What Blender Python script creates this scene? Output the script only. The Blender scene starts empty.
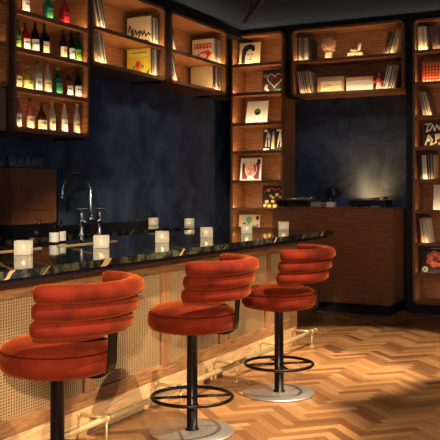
import bpy, bmesh, math, random
from mathutils import Vector, Matrix
random.seed(7)
S = bpy.context.scene
C = S.collection
PI = math.pi

# ------------------------------------------------------------------ camera
YAW = math.atan(425/820)
cd = bpy.data.cameras.new('camera')
cam = bpy.data.objects.new('camera', cd); C.objects.link(cam)
cd.sensor_fit = 'HORIZONTAL'; cd.sensor_width = 36.0
cd.lens = 36.0*820/440
cd.shift_y = -29/440
cam.location = (0, 0, 1.5)
cam.rotation_euler = (PI/2, 0, YAW)
S.camera = cam

# ------------------------------------------------------------------ world, lights, exposure
w = bpy.data.worlds.new('world'); S.world = w; w.use_nodes = True
w.node_tree.nodes['Background'].inputs[0].default_value = (0.6, 0.74, 1.0, 1)
w.node_tree.nodes['Background'].inputs[1].default_value = 0.42
S.view_settings.view_transform = 'Standard'
S.view_settings.look = 'None'
S.view_settings.gamma = 1.0
S.view_settings.use_curve_mapping = False
S.view_settings.exposure = 0.0

def spot(name, loc, target, energy, size_deg, blend, radius, color):
    l = bpy.data.lights.new(name, 'SPOT'); l.energy = energy; l.spot_size = math.radians(size_deg)
    l.spot_blend = blend; l.shadow_soft_size = radius; l.color = color
    o = bpy.data.objects.new(name, l); C.objects.link(o); o.location = loc
    o.rotation_euler = (Vector(target)-Vector(loc)).to_track_quat('-Z', 'Y').to_euler()
    return o
WARM = (1.0, 0.83, 0.61)
spot('key_spot', (0.0, -0.3, 1.97), (-3.02, 4.82, 0.52), 1650, 26, 0.35, 0.04, WARM)
for y, e in ((2.2, 1000), (4.0, 1250), (5.6, 1250)):
    spot('track_and_fill_spot', (-0.75, y+0.5, 3.6), (-2.5, y+0.75, 0.15), e, 31, 0.5, 0.03, WARM)
spot('track_and_fill_spot', (-1.2, 6.4, 3.6), (-2.2, 7.45, 0.0), 950, 37, 0.3, 0.03, WARM)
spot('track_and_fill_spot', (0.6, 4.2, 3.6), (-1.2, 5.4, 0.0), 420, 70, 1.0, 0.05, WARM)  # added soft fill for the near right floor, not a track lamp
spot('wall_spot', (-3.4, 7.4, 3.6), (-5.2, 8.7, 1.35), 85, 72, 1.0, 0.15, (0.85, 0.92, 1.0))
spot('side_spot', (0.9, 6.3, 3.3), (-2.45, 4.3, 0.7), 650, 40, 0.6, 0.04, WARM)
spot('booth_fill_spot', (-1.6, 5.6, 3.6), (-3.4, 9.6, 0.75), 115, 34, 1.0, 0.1, WARM)  # added fill on the booth, stands in for ambient room light
spot('wall_spot', (-3.3, 8.7, 3.6), (-3.35, 10.42, 1.7), 34, 60, 1.0, 0.15, (0.85, 0.92, 1.0))  # added cool fill to lift the dark alcove wall

# ------------------------------------------------------------------ materials
def srgb(r, g, b):
    f = lambda v: (v/255/12.92) if v/255 <= 0.04045 else ((v/255+0.055)/1.055)**2.4
    return (f(r), f(g), f(b), 1)
def mat(name):
    m = bpy.data.materials.new(name); m.use_nodes = True
    return m, m.node_tree.nodes, m.node_tree.links, m.node_tree.nodes['Principled BSDF']
CACHE = {}
def plain(name, col, rough=0.6, metal=0.0, spec=0.5, var=0.06, scale=30.0, trans=0.0):
    if name in CACHE: return CACHE[name]
    m, n, l, p = mat(name)
    p.inputs['Roughness'].default_value = rough; p.inputs['Metallic'].default_value = metal
    p.inputs['Specular IOR Level'].default_value = spec
    p.inputs['Transmission Weight'].default_value = trans
    tc = n.new('ShaderNodeTexCoord'); nz = n.new('ShaderNodeTexNoise'); nz.inputs['Scale'].default_value = scale
    nz.inputs['Detail'].default_value = 3
    hs = n.new('ShaderNodeMapRange'); hs.inputs[3].default_value = 1-var; hs.inputs[4].default_value = 1+var
    mx = n.new('ShaderNodeMix'); mx.data_type = 'RGBA'; mx.blend_type = 'MULTIPLY'; mx.inputs[0].default_value = 1
    mx.inputs[6].default_value = col
    l.new(tc.outputs['Object'], nz.inputs['Vector']); l.new(nz.outputs['Fac'], hs.inputs[0])
    l.new(hs.outputs[0], mx.inputs[7]); l.new(mx.outputs[2], p.inputs['Base Color'])
    CACHE[name] = m
    return m
def wood(name, ca, cb, vec=(1, 1, 1), rough=0.4, spec=0.4):
    m, n, l, p = mat(name)
    tc = n.new('ShaderNodeTexCoord'); mp = n.new('ShaderNodeMapping'); mp.inputs['Scale'].default_value = vec
    nz = n.new('ShaderNodeTexNoise'); nz.inputs['Scale'].default_value = 6; nz.inputs['Detail'].default_value = 6
    nz.inputs['Distortion'].default_value = 0.6
    n2 = n.new('ShaderNodeTexNoise'); n2.inputs['Scale'].default_value = 40; n2.inputs['Detail'].default_value = 2
    ad = n.new('ShaderNodeMath'); ad.operation = 'MULTIPLY_ADD'; ad.inputs[1].default_value = 0.35
    cr = n.new('ShaderNodeValToRGB')
    cr.color_ramp.elements[0].color = ca; cr.color_ramp.elements[0].position = 0.45
    cr.color_ramp.elements[1].color = cb; cr.color_ramp.elements[1].position = 0.85
    l.new(tc.outputs['Object'], mp.inputs['Vector']); l.new(mp.outputs[0], nz.inputs['Vector']); l.new(mp.outputs[0], n2.inputs['Vector'])
    l.new(n2.outputs['Fac'], ad.inputs[0]); l.new(nz.outputs['Fac'], ad.inputs[2])
    l.new(ad.outputs[0], cr.inputs[0]); l.new(cr.outputs[0], p.inputs['Base Color'])
    p.inputs['Roughness'].default_value = rough; p.inputs['Specular IOR Level'].default_value = spec
    return m
def emit(name, col, strength):
    m, n, l, p = mat(name)
    p.inputs['Emission Color'].default_value = col; p.inputs['Emission Strength'].default_value = strength
    p.inputs['Base Color'].default_value = col
    return m

M_walnut = wood('walnut', srgb(112, 66, 38), srgb(184, 124, 76), (1.2, 1.2, 14), 0.42)
M_walnutH = wood('walnut_horizontal', srgb(114, 68, 38), srgb(186, 124, 76), (1.0, 14, 14), 0.4)
M_booth = wood('walnut_booth', srgb(104, 60, 32), srgb(156, 98, 58), (0.9, 10, 16), 0.38)
M_oak = wood('bar_oak', srgb(104, 66, 36), srgb(164, 114, 68), (14, 1.0, 14), 0.5)
M_oakV = wood('bar_oak_upright', srgb(100, 64, 36), srgb(156, 108, 64), (14, 14, 1.0), 0.5)
M_litoak = wood('lit_bar_oak', srgb(170, 126, 80), srgb(214, 174, 122), (14, 1.0, 14), 0.5)  # bar oak lightened for the plinth, the light on it put into the colour
M_cane = plain('cane', srgb(148, 116, 76), 0.65, var=0.15, scale=60)
M_caneback = plain('cane_backing', srgb(14, 10, 8), 0.9)
M_black = plain('black_lacquer', srgb(14, 14, 16), 0.5)
M_blackmetal = plain('blackened_metal', srgb(34, 29, 26), 0.32, 0.85, var=0.1)
M_steel = plain('brushed_steel', srgb(196, 186, 172), 0.42, 0.9, var=0.04, scale=90)
M_chrome = plain('polished_nickel', srgb(215, 208, 196), 0.1, 1.0, var=0.02)
M_brass = plain('satin_brass', srgb(214, 184, 130), 0.42, 0.5, var=0.06)
M_dbrass = plain('aged_brass', srgb(120, 84, 52), 0.4, 0.8)
M_white = plain('white_paper', srgb(232, 224, 206), 0.7, var=0.03)
M_cream = plain('cream_card', srgb(216, 194, 150), 0.7, var=0.05)

def velvet():
    m, n, l, p = mat('orange_velvet')
    tc = n.new('ShaderNodeTexCoord'); nz = n.new('ShaderNodeTexNoise'); nz.inputs['Scale'].default_value = 9; nz.inputs['Detail'].default_value = 5
    cr = n.new('ShaderNodeValToRGB')
    cr.color_ramp.elements[0].color = srgb(70, 15, 4); cr.color_ramp.elements[0].position = 0.3
    cr.color_ramp.elements[1].color = srgb(104, 27, 7); cr.color_ramp.elements[1].position = 0.75
    l.new(tc.outputs['Object'], nz.inputs['Vector']); l.new(nz.outputs['Fac'], cr.inputs[0]); l.new(cr.outputs[0], p.inputs['Base Color'])
    p.inputs['Roughness'].default_value = 0.9; p.inputs['Specular IOR Level'].default_value = 0.1
    p.inputs['Sheen Weight'].default_value = 0.30; p.inputs['Sheen Roughness'].default_value = 0.4
    p.inputs['Sheen Tint'].default_value = srgb(255, 126, 50)
    return m
M_velvet = velvet()

def plaster(name, a, b, rough):
    m, n, l, p = mat(name)
    tc = n.new('ShaderNodeTexCoord')
    nz = n.new('ShaderNodeTexNoise'); nz.inputs['Scale'].default_value = 2.2; nz.inputs['Detail'].default_value = 8; nz.inputs['Roughness'].default_value = 0.65
    nz.inputs['Distortion'].default_value = 0.8
    cr = n.new('ShaderNodeValToRGB')
    cr.color_ramp.elements[0].color = a; cr.color_ramp.elements[0].position = 0.38
    cr.color_ramp.elements[1].color = b; cr.color_ramp.elements[1].position = 0.64
    bp = n.new('ShaderNodeBump'); bp.inputs['Strength'].default_value = 0.12
    l.new(tc.outputs['Object'], nz.inputs['Vector']); l.new(nz.outputs['Fac'], cr.inputs[0]); l.new(cr.outputs[0], p.inputs['Base Color'])
    l.new(nz.outputs['Fac'], bp.inputs['Height']); l.new(bp.outputs[0], p.inputs['Normal'])
    p.inputs['Roughness'].default_value = rough
    return m
M_navy = plaster('navy_limewash', srgb(28, 36, 50), srgb(68, 79, 100), 0.75)
M_ceiling = plaster('slate_ceiling', srgb(30, 54, 82), srgb(38, 62, 90), 0.9)

def marble():
    m, n, l, p = mat('black_marble')
    tc = n.new('ShaderNodeTexCoord'); sp = n.new('ShaderNodeSeparateXYZ')
    nz = n.new('ShaderNodeTexNoise'); nz.inputs['Scale'].default_value = 5; nz.inputs['Detail'].default_value = 5
    l.new(tc.outputs['Object'], sp.inputs[0]); l.new(tc.outputs['Object'], nz.inputs['Vector'])
    def mth(op, a, b=None):
        q = n.new('ShaderNodeMath'); q.operation = op
        for i, v in enumerate((a, b)):
            if v is None: continue
            if isinstance(v, (int, float)): q.inputs[i].default_value = v
            else: l.new(v, q.inputs[i])
        return q.outputs[0]
    v = mth('ADD', sp.outputs[1], mth('MULTIPLY', sp.outputs[0], 0.8))
    v = mth('ADD', v, mth('MULTIPLY', sp.outputs[2], -1.4))
    v = mth('ADD', v, mth('MULTIPLY', nz.outputs['Fac'], 0.12))
    base = -2.82*0.8 - 1.1*1.4 + 0.06
    acc = None
    for y0, wd in ((3.18, .018), (3.47, .005), (4.02, .035), (4.92, .008), (5.55, .005), (6.5, .014), (7.15, .005), (7.66, .03), (2.7, .012)):
        d = mth('ABSOLUTE', mth('SUBTRACT', v, y0+base))
        k = mth('LESS_THAN', d, wd)
        acc = k if acc is None else mth('MAXIMUM', acc, k)
    c2 = n.new('ShaderNodeValToRGB')
    c2.color_ramp.elements[0].color = srgb(24, 24, 20); c2.color_ramp.elements[0].position = 0.45
    c2.color_ramp.elements[1].color = srgb(104, 98, 72); c2.color_ramp.elements[1].position = 0.85
    n2 = n.new('ShaderNodeTexNoise'); n2.inputs['Scale'].default_value = 14; n2.inputs['Detail'].default_value = 8
    l.new(tc.outputs['Object'], n2.inputs['Vector']); l.new(n2.outputs['Fac'], c2.inputs[0])
    mx = n.new('ShaderNodeMix'); mx.data_type = 'RGBA'
    l.new(acc, mx.inputs[0]); l.new(c2.outputs[0], mx.inputs[6]); mx.inputs[7].default_value = srgb(176, 140, 96)
    l.new(mx.outputs[2], p.inputs['Base Color'])
    p.inputs['Roughness'].default_value = 0.05
    return m
M_marble = marble()

def glass(name, col, rough=0.05, trans=1.0):
    m, n, l, p = mat(name)
    p.inputs['Base Color'].default_value = col; p.inputs['Roughness'].default_value = rough
    p.inputs['Transmission Weight'].default_value = trans; p.inputs['IOR'].default_value = 1.45
    return m
M_glass = glass('clear_glass', (0.9, 0.94, 0.98, 1), 0.05, 0.93)

# ------------------------------------------------------------------ mesh helpers
def box(bm, x0, x1, y0, y1, z0, z1, bev=0.0, mi=0):
    t = bmesh.new()
    vs = [t.verts.new(q) for q in ((x0,y0,z0),(x1,y0,z0),(x1,y1,z0),(x0,y1,z0),(x0,y0,z1),(x1,y0,z1),(x1,y1,z1),(x0,y1,z1))]
    for f in ((0,3,2,1),(4,5,6,7),(0,1,5,4),(1,2,6,5),(2,3,7,6),(3,0,4,7)): t.faces.new([vs[i] for i in f])
    if bev > 0:
        bmesh.ops.bevel(t, geom=list(t.edges), offset=bev, segments=2, profile=0.5, affect='EDGES')
    merge(bm, t, mi)
def merge(bm, t, mi=0, M=None):
    t.verts.index_update(); vm = [bm.verts.new(M @ v.co if M else v.co) for v in t.verts]
    for f in t.faces:
        try:
            g = bm.faces.new([vm[v.index] for v in f.verts]); g.material_index = mi; g.smooth = f.smooth
        except ValueError: pass
    t.free()
def lathe(bm, prof, seg=24, c=(0, 0, 0), mi=0):
    rings = []
    for r, z in prof:
        if r < 1e-6: rings.append([bm.verts.new((c[0], c[1], c[2]+z))])
        else: rings.append([bm.verts.new((c[0]+r*math.cos(2*PI*i/seg), c[1]+r*math.sin(2*PI*i/seg), c[2]+z)) for i in range(seg)])
    for a, b in zip(rings, rings[1:]):
        for i in range(seg):
            j = (i+1) % seg
            if len(a) == 1 and len(b) == 1: continue
            if len(a) == 1: f = bm.faces.new((a[0], b[j], b[i]))
            elif len(b) == 1: f = bm.faces.new((a[i], a[j], b[0]))
            else: f = bm.faces.new((a[i], a[j], b[j], b[i]))
            f.smooth = True; f.material_index = mi
def tube(bm, pts, r, seg=10, closed=False, mi=0):
    pts = [Vector(p) for p in pts]; n = len(pts)
    rad = r if isinstance(r, (list, tuple)) else [r]*n
    up = None; rings = []
    for i, p in enumerate(pts):
        if closed: t = (pts[(i+1) % n]-pts[i-1]).normalized()
        else: t = (pts[min(i+1, n-1)]-pts[max(i-1, 0)]).normalized()
        if up is None:
            up = Vector((0, 0, 1)) if abs(t.z) < 0.9 else Vector((1, 0, 0))
        up = (up - t*up.dot(t)).normalized(); sd = t.cross(up)
        rings.append([bm.verts.new(p + rad[i]*(math.cos(2*PI*k/seg)*up + math.sin(2*PI*k/seg)*sd)) for k in range(seg)])
    pr = list(zip(rings, rings[1:])) + ([(rings[-1], rings[0])] if closed else [])
    for a, b in pr:
        for k in range(seg):
            f = bm.faces.new((a[k], a[(k+1) % seg], b[(k+1) % seg], b[k])); f.smooth = True; f.material_index = mi
    if not closed:
        bm.faces.new(rings[0][::-1]).material_index = mi; bm.faces.new(rings[-1]).material_index = mi
def prism(bm, poly, z0, z1, mi=0):
    a = [bm.verts.new((x, y, z0)) for x, y in poly]; b = [bm.verts.new((x, y, z1)) for x, y in poly]
    n = len(poly)
    bm.faces.new(a[::-1]).material_index = mi; bm.faces.new(b).material_index = mi
    for i in range(n): bm.faces.new((a[i], a[(i+1) % n], b[(i+1) % n], b[i])).material_index = mi
def blob(bm, c, r, seg=10, rings=7, mi=0):
    rx, ry, rz = (r, r, r) if isinstance(r, (int, float)) else r
    t = bmesh.new(); bmesh.ops.create_uvsphere(t, u_segments=seg, v_segments=rings, radius=1)
    for f in t.faces: f.smooth = True
    merge(bm, t, mi, Matrix.Translation(c) @ Matrix.Diagonal((rx, ry, rz, 1)))
def obj(name, bm, m, parent=None, loc=(0, 0, 0), rot=(0, 0, 0)):
    bmesh.ops.recalc_face_normals(bm, faces=list(bm.faces))
    me = bpy.data.meshes.new(name); bm.to_mesh(me); bm.free()
    for q in (m if isinstance(m, (list, tuple)) else [m]): me.materials.append(q)
    o = bpy.data.objects.new(name, me); C.objects.link(o)
    o.location = loc; o.rotation_euler = rot
    if parent: o.parent = parent
    return o
def tag(o, label, cat, group=None):
    o['label'] = label; o['category'] = cat
    if group: o['group'] = group
    return o
def thing(name, label, cat, loc=(0, 0, 0), rotz=0, group=None):
    o = bpy.data.objects.new(name, None); C.objects.link(o); o.empty_display_size = 0.05
    o.location = loc; o.rotation_euler = (0, 0, rotz)
    return tag(o, label, cat, group)
def struct(name, bm, m):
    o = obj(name, bm, m); o['kind'] = 'structure'; return o
def dup(o, parent=None):
    c = o.copy(); C.objects.link(c); c.parent = parent
    for ch in list(o.children): dup(ch, c)
    return c

# ------------------------------------------------------------------ setting
WX, BY, CZ = -5.25, 10.42, 3.68
XR, YN = 3.2, -1.2
b = bmesh.new(); box(b, WX-0.15, WX, YN, BY+0.15, -.06, CZ); struct('wall_left', b, M_navy)
b = bmesh.new(); box(b, WX, XR, BY, BY+0.15, -.06, CZ); struct('wall_back', b, M_navy)
b = bmesh.new(); box(b, WX-0.15, XR, YN, BY+0.15, CZ, CZ+0.12); struct('ceiling', b, M_ceiling)

def floor():
    L, W, g = 0.35, 0.07, 0.0006
    n = 5
    verts, faces, uvs, cols, mids = [], [], [], [], []
    c45, s45 = math.cos(PI/4), math.sin(PI/4)
    def put(x0, x1, y0, y1, along_x):
        q = [(x0+g, y0+g), (x1-g, y0+g), (x1-g, y1-g), (x0+g, y1-g)]
        P = [((x*c45-y*s45)-1.0, (x*s45+y*c45)+4.5) for x, y in q]
        if max(p[0] for p in P) < WX or min(p[0] for p in P) > XR or max(p[1] for p in P) < YN or min(p[1] for p in P) > BY: return
        P = [(min(max(x, WX), XR), min(max(y, YN), BY)) for x, y in P]
        i = len(verts); verts.extend([(x, y, 0.0) for x, y in P]); faces.append((i, i+1, i+2, i+3))
        o = random.random()*40
        if along_x: uv = [(0, 0), (L, 0), (L, W), (0, W)]
        else: uv = [(0, 0), (0, W), (L, W), (L, 0)]
        uvs.extend([(u+o, v+o*0.37) for u, v in uv])
        t = random.random(); cols.extend([(t, random.random(), 0, 1)]*4); mids.append(0)
    R = 190
    for k in range(-R, R):
        for m in range(-30, 30):
            x = (k + n*m)*W; y = (k - n*m)*W
            if abs(x) > 9 or abs(y) > 9: continue
            put(x, x+L, y, y+W, True)
            put(x, x+W, y+W, y+W+L, False)
    i = len(verts); verts.extend([(WX, YN, -0.003), (XR, YN, -0.003), (XR, BY, -0.003), (WX, BY, -0.003)]); faces.append((i, i+1, i+2, i+3)); mids.append(1)
    uvs.extend([(0, 0)]*4); cols.extend([(0, 0, 0, 1)]*4)
    me = bpy.data.meshes.new('floor'); me.from_pydata(verts, [], faces)
    ul = me.uv_layers.new(name='grain'); ul.data.foreach_set('uv', [c for u in uvs for c in u])
    ca = me.color_attributes.new('tone', 'FLOAT_COLOR', 'CORNER'); ca.data.foreach_set('color', [c for u in cols for c in u])
    me.polygons.foreach_set('material_index', mids)
    m, nn, l, p = mat('herringbone_oak')
    uv = nn.new('ShaderNodeUVMap'); uv.uv_map = 'grain'
    at = nn.new('ShaderNodeVertexColor'); at.layer_name = 'tone'
    sp = nn.new('ShaderNodeSeparateColor'); l.new(at.outputs[0], sp.inputs[0])
    mp = nn.new('ShaderNodeMapping'); mp.inputs['Scale'].default_value = (3, 40, 1); l.new(uv.outputs[0], mp.inputs[0])
    nz = nn.new('ShaderNodeTexNoise'); nz.inputs['Scale'].default_value = 1; nz.inputs['Detail'].default_value = 5; l.new(mp.outputs[0], nz.inputs['Vector'])
    ad = nn.new('ShaderNodeMath'); ad.operation = 'MULTIPLY_ADD'; ad.inputs[1].default_value = 0.35
    l.new(nz.outputs['Fac'], ad.inputs[0]); l.new(sp.outputs[0], ad.inputs[2])
    cr = nn.new('ShaderNodeValToRGB')
    cr.color_ramp.elements[0].color = srgb(104, 64, 34); cr.color_ramp.elements[0].position = 0.1
    cr.color_ramp.elements[1].color = srgb(170, 120, 74); cr.color_ramp.elements[1].position = 1.2 if False else 1.0
    l.new(ad.outputs[0], cr.inputs[0]); l.new(cr.outputs[0], p.inputs['Base Color'])
    rr = nn.new('ShaderNodeMapRange'); rr.inputs[3].default_value = 0.26; rr.inputs[4].default_value = 0.42
    l.new(sp.outputs[1], rr.inputs[0]); l.new(rr.outputs[0], p.inputs['Roughness'])
    me.materials.append(m); me.materials.append(plain('floor_seam', srgb(40, 24, 14), 0.8))
    o = bpy.data.objects.new('floor', me); C.objects.link(o); o['kind'] = 'structure'
floor()
# black soffit above the shelving
b = bmesh.new(); box(b, WX, -4.86, YN, BY, 3.565, CZ); struct('trim_1', b, M_black)
b = bmesh.new(); box(b, -4.86, XR, 10.06, BY, 3.63, CZ); struct('trim_2', b, M_black)
# black upright strips between the shelving
b = bmesh.new(); box(b, -2.632, -2.53, 10.1, BY, 0, 3.63); struct('trim_3', b, M_black)
b = bmesh.new(); box(b, -4.205, -4.125, 10.05, BY, 2.735, 3.63); struct('trim_4', b, M_black)
b = bmesh.new(); box(b, WX, -5.04, 9.5, BY, 2.735, 3.565); struct('trim_5', b, M_black)
b = bmesh.new(); box(b, WX, -4.87, 6.505, 6.535, 2.0, 3.565); struct('trim_6', b, M_black)
b = bmesh.new(); box(b, WX, -4.87, 7.94, 8.04, 2.735, 3.565); struct('trim_7', b, M_black)
b = bmesh.new(); box(b, WX, -4.87, 5.36, 5.415, 2.0, 3.565); struct('trim_8', b, M_black)

# ------------------------------------------------------------------ shelving
LED = (1.0, 0.71, 0.40)
M_led = emit('warm_light_strip', (1.0, 0.70, 0.38, 1), 3.0)
def rrect(x0, x1, z0, z1, r, seg=6):
    pts = []
    for cx, cz, a0 in ((x1-r, z1-r, 0), (x0+r, z1-r, 90), (x0+r, z0+r, 180), (x1-r, z0+r, 270)):
        for i in range(seg+1):
            a = math.radians(a0+90*i/seg); pts.append((cx+r*math.cos(a), cz+r*math.sin(a)))
    return pts
def cabinet(name, label, loc, rz, wd, ht, dp, levels, powers, group=None, plinth=0):
    """local x = width, y = depth (front at 0), z up; levels = shelf tops above the base"""
    root = thing(name, label, 'shelf', loc, rz, group)
    b = bmesh.new(); t = 0.03
    o = rrect(0, wd, 0, ht, 0.07); i = rrect(t, wd-t, t, ht-t, 0.035)
    vo = [[b.verts.new((x, y, z)) for x, z in o] for y in (0, dp)]
    vi = [[b.verts.new((x, y, z)) for x, z in i] for y in (0, dp)]
    n = len(o)
    for k in range(n):
        j = (k+1) % n
        b.faces.new((vo[0][k], vo[0][j], vo[1][j], vo[1][k])); b.faces.new((vi[0][k], vi[0][j], vi[1][j], vi[1][k]))
        b.faces.new((vo[0][k], vo[0][j], vi[0][j], vi[0][k])); b.faces.new((vo[1][k], vo[1][j], vi[1][j], vi[1][k]))
    obj('frame', b, M_walnutH if wd > ht else M_walnut, root)
    b = bmesh.new(); box(b, t*0.5, wd-t*0.5, dp-0.012, dp-0.002, t*0.5, ht-t*0.5); obj('back_panel', b, M_walnut, root)
    for z in levels:
        b = bmesh.new()
        if z > t+0.02:
            box(b, t-0.004, wd-t+0.004, 0.006, dp-0.012, z-0.028, z)
            box(b, t-0.004, wd-t+0.004, 0.004, 0.016, z-0.03, z+0.012, 0.003)
            obj('shelf', b, M_walnutH, root)
        else:
            box(b, t+.04, wd-t-.04, 0.004, 0.016, z-0.002, z+0.012, 0.003)
            obj('front_lip', b, M_walnutH, root)
    for z, pw in zip(levels, powers):
        if pw <= 0: continue
        s = bmesh.new(); e = 0.055 if z <= t+0.02 else 0.01
        box(s, t+e, wd-t-e, 0.018, 0.026, z+0.0005, z+0.006); obj('light_strip', s, M_led, root)
        l = bpy.data.lights.new('shelf_light', 'AREA'); l.shape = 'RECTANGLE'; l.size = wd-2*t-2*e; l.size_y = 0.008
        l.energy = pw*(wd-2*t); l.color = LED
        lo = bpy.data.objects.new('shelf_light', l); C.objects.link(lo); lo.parent = root
        lo.location = (wd/2, 0.022, z+0.0085)
        lo.rotation_euler = Vector((0, 0.66, 0.75)).to_track_quat('-Z', 'Y').to_euler()
    if plinth:
        b = bmesh.new(); box(b, 0.02, wd-0.02, 0.05, dp, -plinth, 0); obj('plinth', b, M_black, root)
    return root
R90 = PI/2
FX = -4.8            # front plane of the shelving on the bar wall
FD = 0.44
BD = 0.41
Pw = 2.1
# bottle cabinets
cabinet('bottle_cabinet', 'walnut cabinet of four bottle rows above the wooden box on the back counter', (FX, 5.43, 2.015), R90, 1.07, 1.545, FD, [0.03, 0.375, 0.72, 1.05], [Pw*0.8]*4)
cabinet('bottle_cabinet', 'empty walnut wall cabinet cut off by the left edge of the photo', (FX, 4.34, 2.375), R90, 1.02, 1.185, FD, [0.03, 0.375, 0.72], [Pw*0.2, Pw*0.2, Pw*0.2])
b = bmesh.new(); box(b, WX, -4.83, 4.34, 5.36, 2.015, 2.375, 0.004)
tag(obj('valance_box', b, M_walnutH), 'plain dark walnut panel under the empty cabinet at the far left', 'panel')
# record cabinets
cabinet('record_cabinet', 'walnut record cabinet with the yellow sleeve, beside the bottle cabinet', (FX, 6.54, 2.74), R90, 1.39, 0.82, FD, [0.03, 0.38], [Pw, Pw])
cabinet('record_cabinet', 'walnut record cabinet with the red-lettered sleeve, nearest the room corner', (FX, 8.05, 2.74), R90, 1.39, 0.82, FD, [0.03, 0.38], [Pw, Pw])
# back wall
COLZ = 0.12
LV = [0.14, 0.49, 0.86, 1.26, 1.634, 2.03, 2.412, 2.82, 3.21]
lv = [z-COLZ for z in LV]
cabinet('bookcase', 'tall narrow walnut bookcase with single sleeves, left of the turntable booth', (-5.02, 10.0, COLZ), 0, 0.78, 3.5, BD, [0.03]+lv[1:], [0, 0, Pw*1.2]+[Pw*1.2]*6, plinth=COLZ)
cabinet('bookcase', 'tall walnut bookcase with red box, at the right edge of the photo', (-2.525, 10.0, COLZ), 0, 0.80, 3.48, BD, [0.03]+lv[1:], [Pw*.35, Pw*.35, Pw*.4, Pw*.4, Pw*.4, Pw*.5, Pw*.6, Pw*.8, Pw], plinth=COLZ)
cabinet('bridge_shelf', 'long two-tier walnut shelf bridging the two bookcases high on the wall', (-4.125, 10.0, 2.735), 0, 1.49, 0.88, BD, [0.03, 0.465], [Pw*.42, Pw*.7])

# ------------------------------------------------------------------ records
SPINES = [plain('spine_%d' % i, srgb(*c), 0.6, var=0.1) for i, c in enumerate(
    [(226, 214, 186), (208, 190, 150), (120, 60, 40), (60, 50, 48), (190, 166, 120), (236, 228, 208), (92, 70, 56), (170, 140, 96), (140, 128, 110), (44, 40, 44), (200, 184, 160)])]
def art(parent, shapes, size=0.315, face='front', th=0.01):
    """printed shapes (material, polygon in 0..1) on a sleeve; one mesh"""
    b = bmesh.new(); ms = []
    for i, (m, poly) in enumerate(shapes):
        if m not in ms: ms.append(m)
        e = 0.0006 + 0.00012*i
        vs = []
        for u, v in poly:
            u = min(max(u, 0.01), 0.99); v = min(max(v, 0.01), 0.99)
            if face == 'front': vs.append(b.verts.new((u*size, -e, v*size)))
            else: vs.append(b.verts.new((-e, (1-u)*size, v*size)))
        try: b.faces.new(vs).material_index = ms.index(m)
        except ValueError: pass
    o = obj('cover_art', b, ms, parent)
    return o
def ell(cx, cy, rx, ry, n=20, a0=0, a1=360):
    return [(cx+rx*math.cos(math.radians(a0+(a1-a0)*i/n)), cy+ry*math.sin(math.radians(a0+(a1-a0)*i/n))) for i in range(n if a1-a0 == 360 else n+1)]
def rect(x0, x1, y0, y1): return [(x0, y0), (x1, y0), (x1, y1), (x0, y1)]
def strokes(m, pts, w):
    out = []
    for (x0, y0), (x1, y1) in zip(pts, pts[1:]):
        dx, dy = x1-x0, y1-y0; d = math.hypot(dx, dy) or 1; nx, ny = -dy/d*w/2, dx/d*w/2
        ex, ey = dx/d*w*0.3, dy/d*w*0.3
        out.append((m, [(x0+nx-ex, y0+ny-ey), (x0-nx-ex, y0-ny-ey), (x1-nx+ex, y1-ny+ey), (x1+nx+ex, y1+ny+ey)]))
    return out
def sleeve(label, m, loc, rz, tilt=0, cat='record', group=None, size=0.315, th=0.006, spine=None, lean=0, name='record_sleeve'):
    """local: x = width (front face on -y). lean rotates about local y, tilt about local x"""
    b = bmesh.new(); box(b, 0, size, 0, th, 0, size)
    o = obj(name, b, m)
    o.location = loc; o.rotation_euler = (tilt, lean, rz)
    return tag(o, label, cat, group)
def spine_sleeve(label, loc, rz, lean, t, msp, mcv, group, d=0.315, h=0.315):
    """local x = thickness, y = depth (spine at 0)"""
    b = bmesh.new(); box(b, 0, t, 0, d, 0, h)
    for f in b.faces:
        f.material_index = 0 if f.calc_center_median().y < 1e-4 or f.calc_center_median().z > h-1e-4 else 1
    o = obj('record_sleeve', b, [msp, mcv])
    o.location = loc; o.rotation_euler = (0, lean, rz)
    return tag(o, label, 'record', group)
def stack(where, base, rz, n, lean, group, first=None, pal=None, tmin=.006, tmax=.013, first_art=None, first_mat=None, gap=0.0, hmin=.298):
    """base = local start corner in world; runs along local +x"""
    ux = Vector((math.cos(rz), math.sin(rz), 0)); p = Vector(base); out = []
    for i in range(n):
        t = random.uniform(tmin, tmax)
        msp = random.choice(pal or SPINES); mcv = random.choice(SPINES)
        lab = where
        if i == 0 and first: lab = first
        if i == 0 and first_mat: mcv = first_mat
        L = lean
        h = 0.315 if i == 0 else random.uniform(hmin, .315)
        zz = t*math.sin(L) if L > 0 else 0
        fwd = Vector((-math.sin(rz), math.cos(rz), 0))*(random.uniform(0, .006))
        o = spine_sleeve(lab, p+Vector((0, 0, zz+0.0005))+fwd, rz, L, t, msp, mcv, None if (i == 0 and first) else group, h=h)
        if i == 0 and first_art: first_art(o)
        p += ux*(t/math.cos(L)+0.0008+gap); out.append(o)
    return out
INK = plain('black_ink', srgb(24, 22, 22), 0.6); RED = plain('red_ink', srgb(196, 36, 30), 0.6); YEL = plain('yellow_card', srgb(232, 206, 60), 0.6)
GRN = plain('green_ink', srgb(60, 130, 70), 0.6); MAG = plain('plum_ink', srgb(110, 30, 62), 0.6); TEAL = plain('teal_ink', srgb(96, 158, 132), 0.6)
ORG = plain('orange_ink', srgb(226, 104, 48), 0.6); PNK = plain('rose_ink', srgb(224, 160, 140), 0.6); DRK = plain('dark_card', srgb(40, 30, 26), 0.5)
SIL = plain('silver_ink', srgb(176, 172, 168), 0.5); GLD = plain('gold_ink', srgb(206, 160, 80), 0.5); GRY = plain('grey_ink', srgb(120, 116, 110), 0.6)
DRED = plain('dark_red_ink', srgb(110, 24, 22), 0.6); BRN = plain('brown_ink', srgb(120, 74, 40), 0.6)
TAN = plain('tan_card', srgb(206, 178, 128), 0.7)
SX = FX-0.045        # spine plane of records on the bar wall
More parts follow.
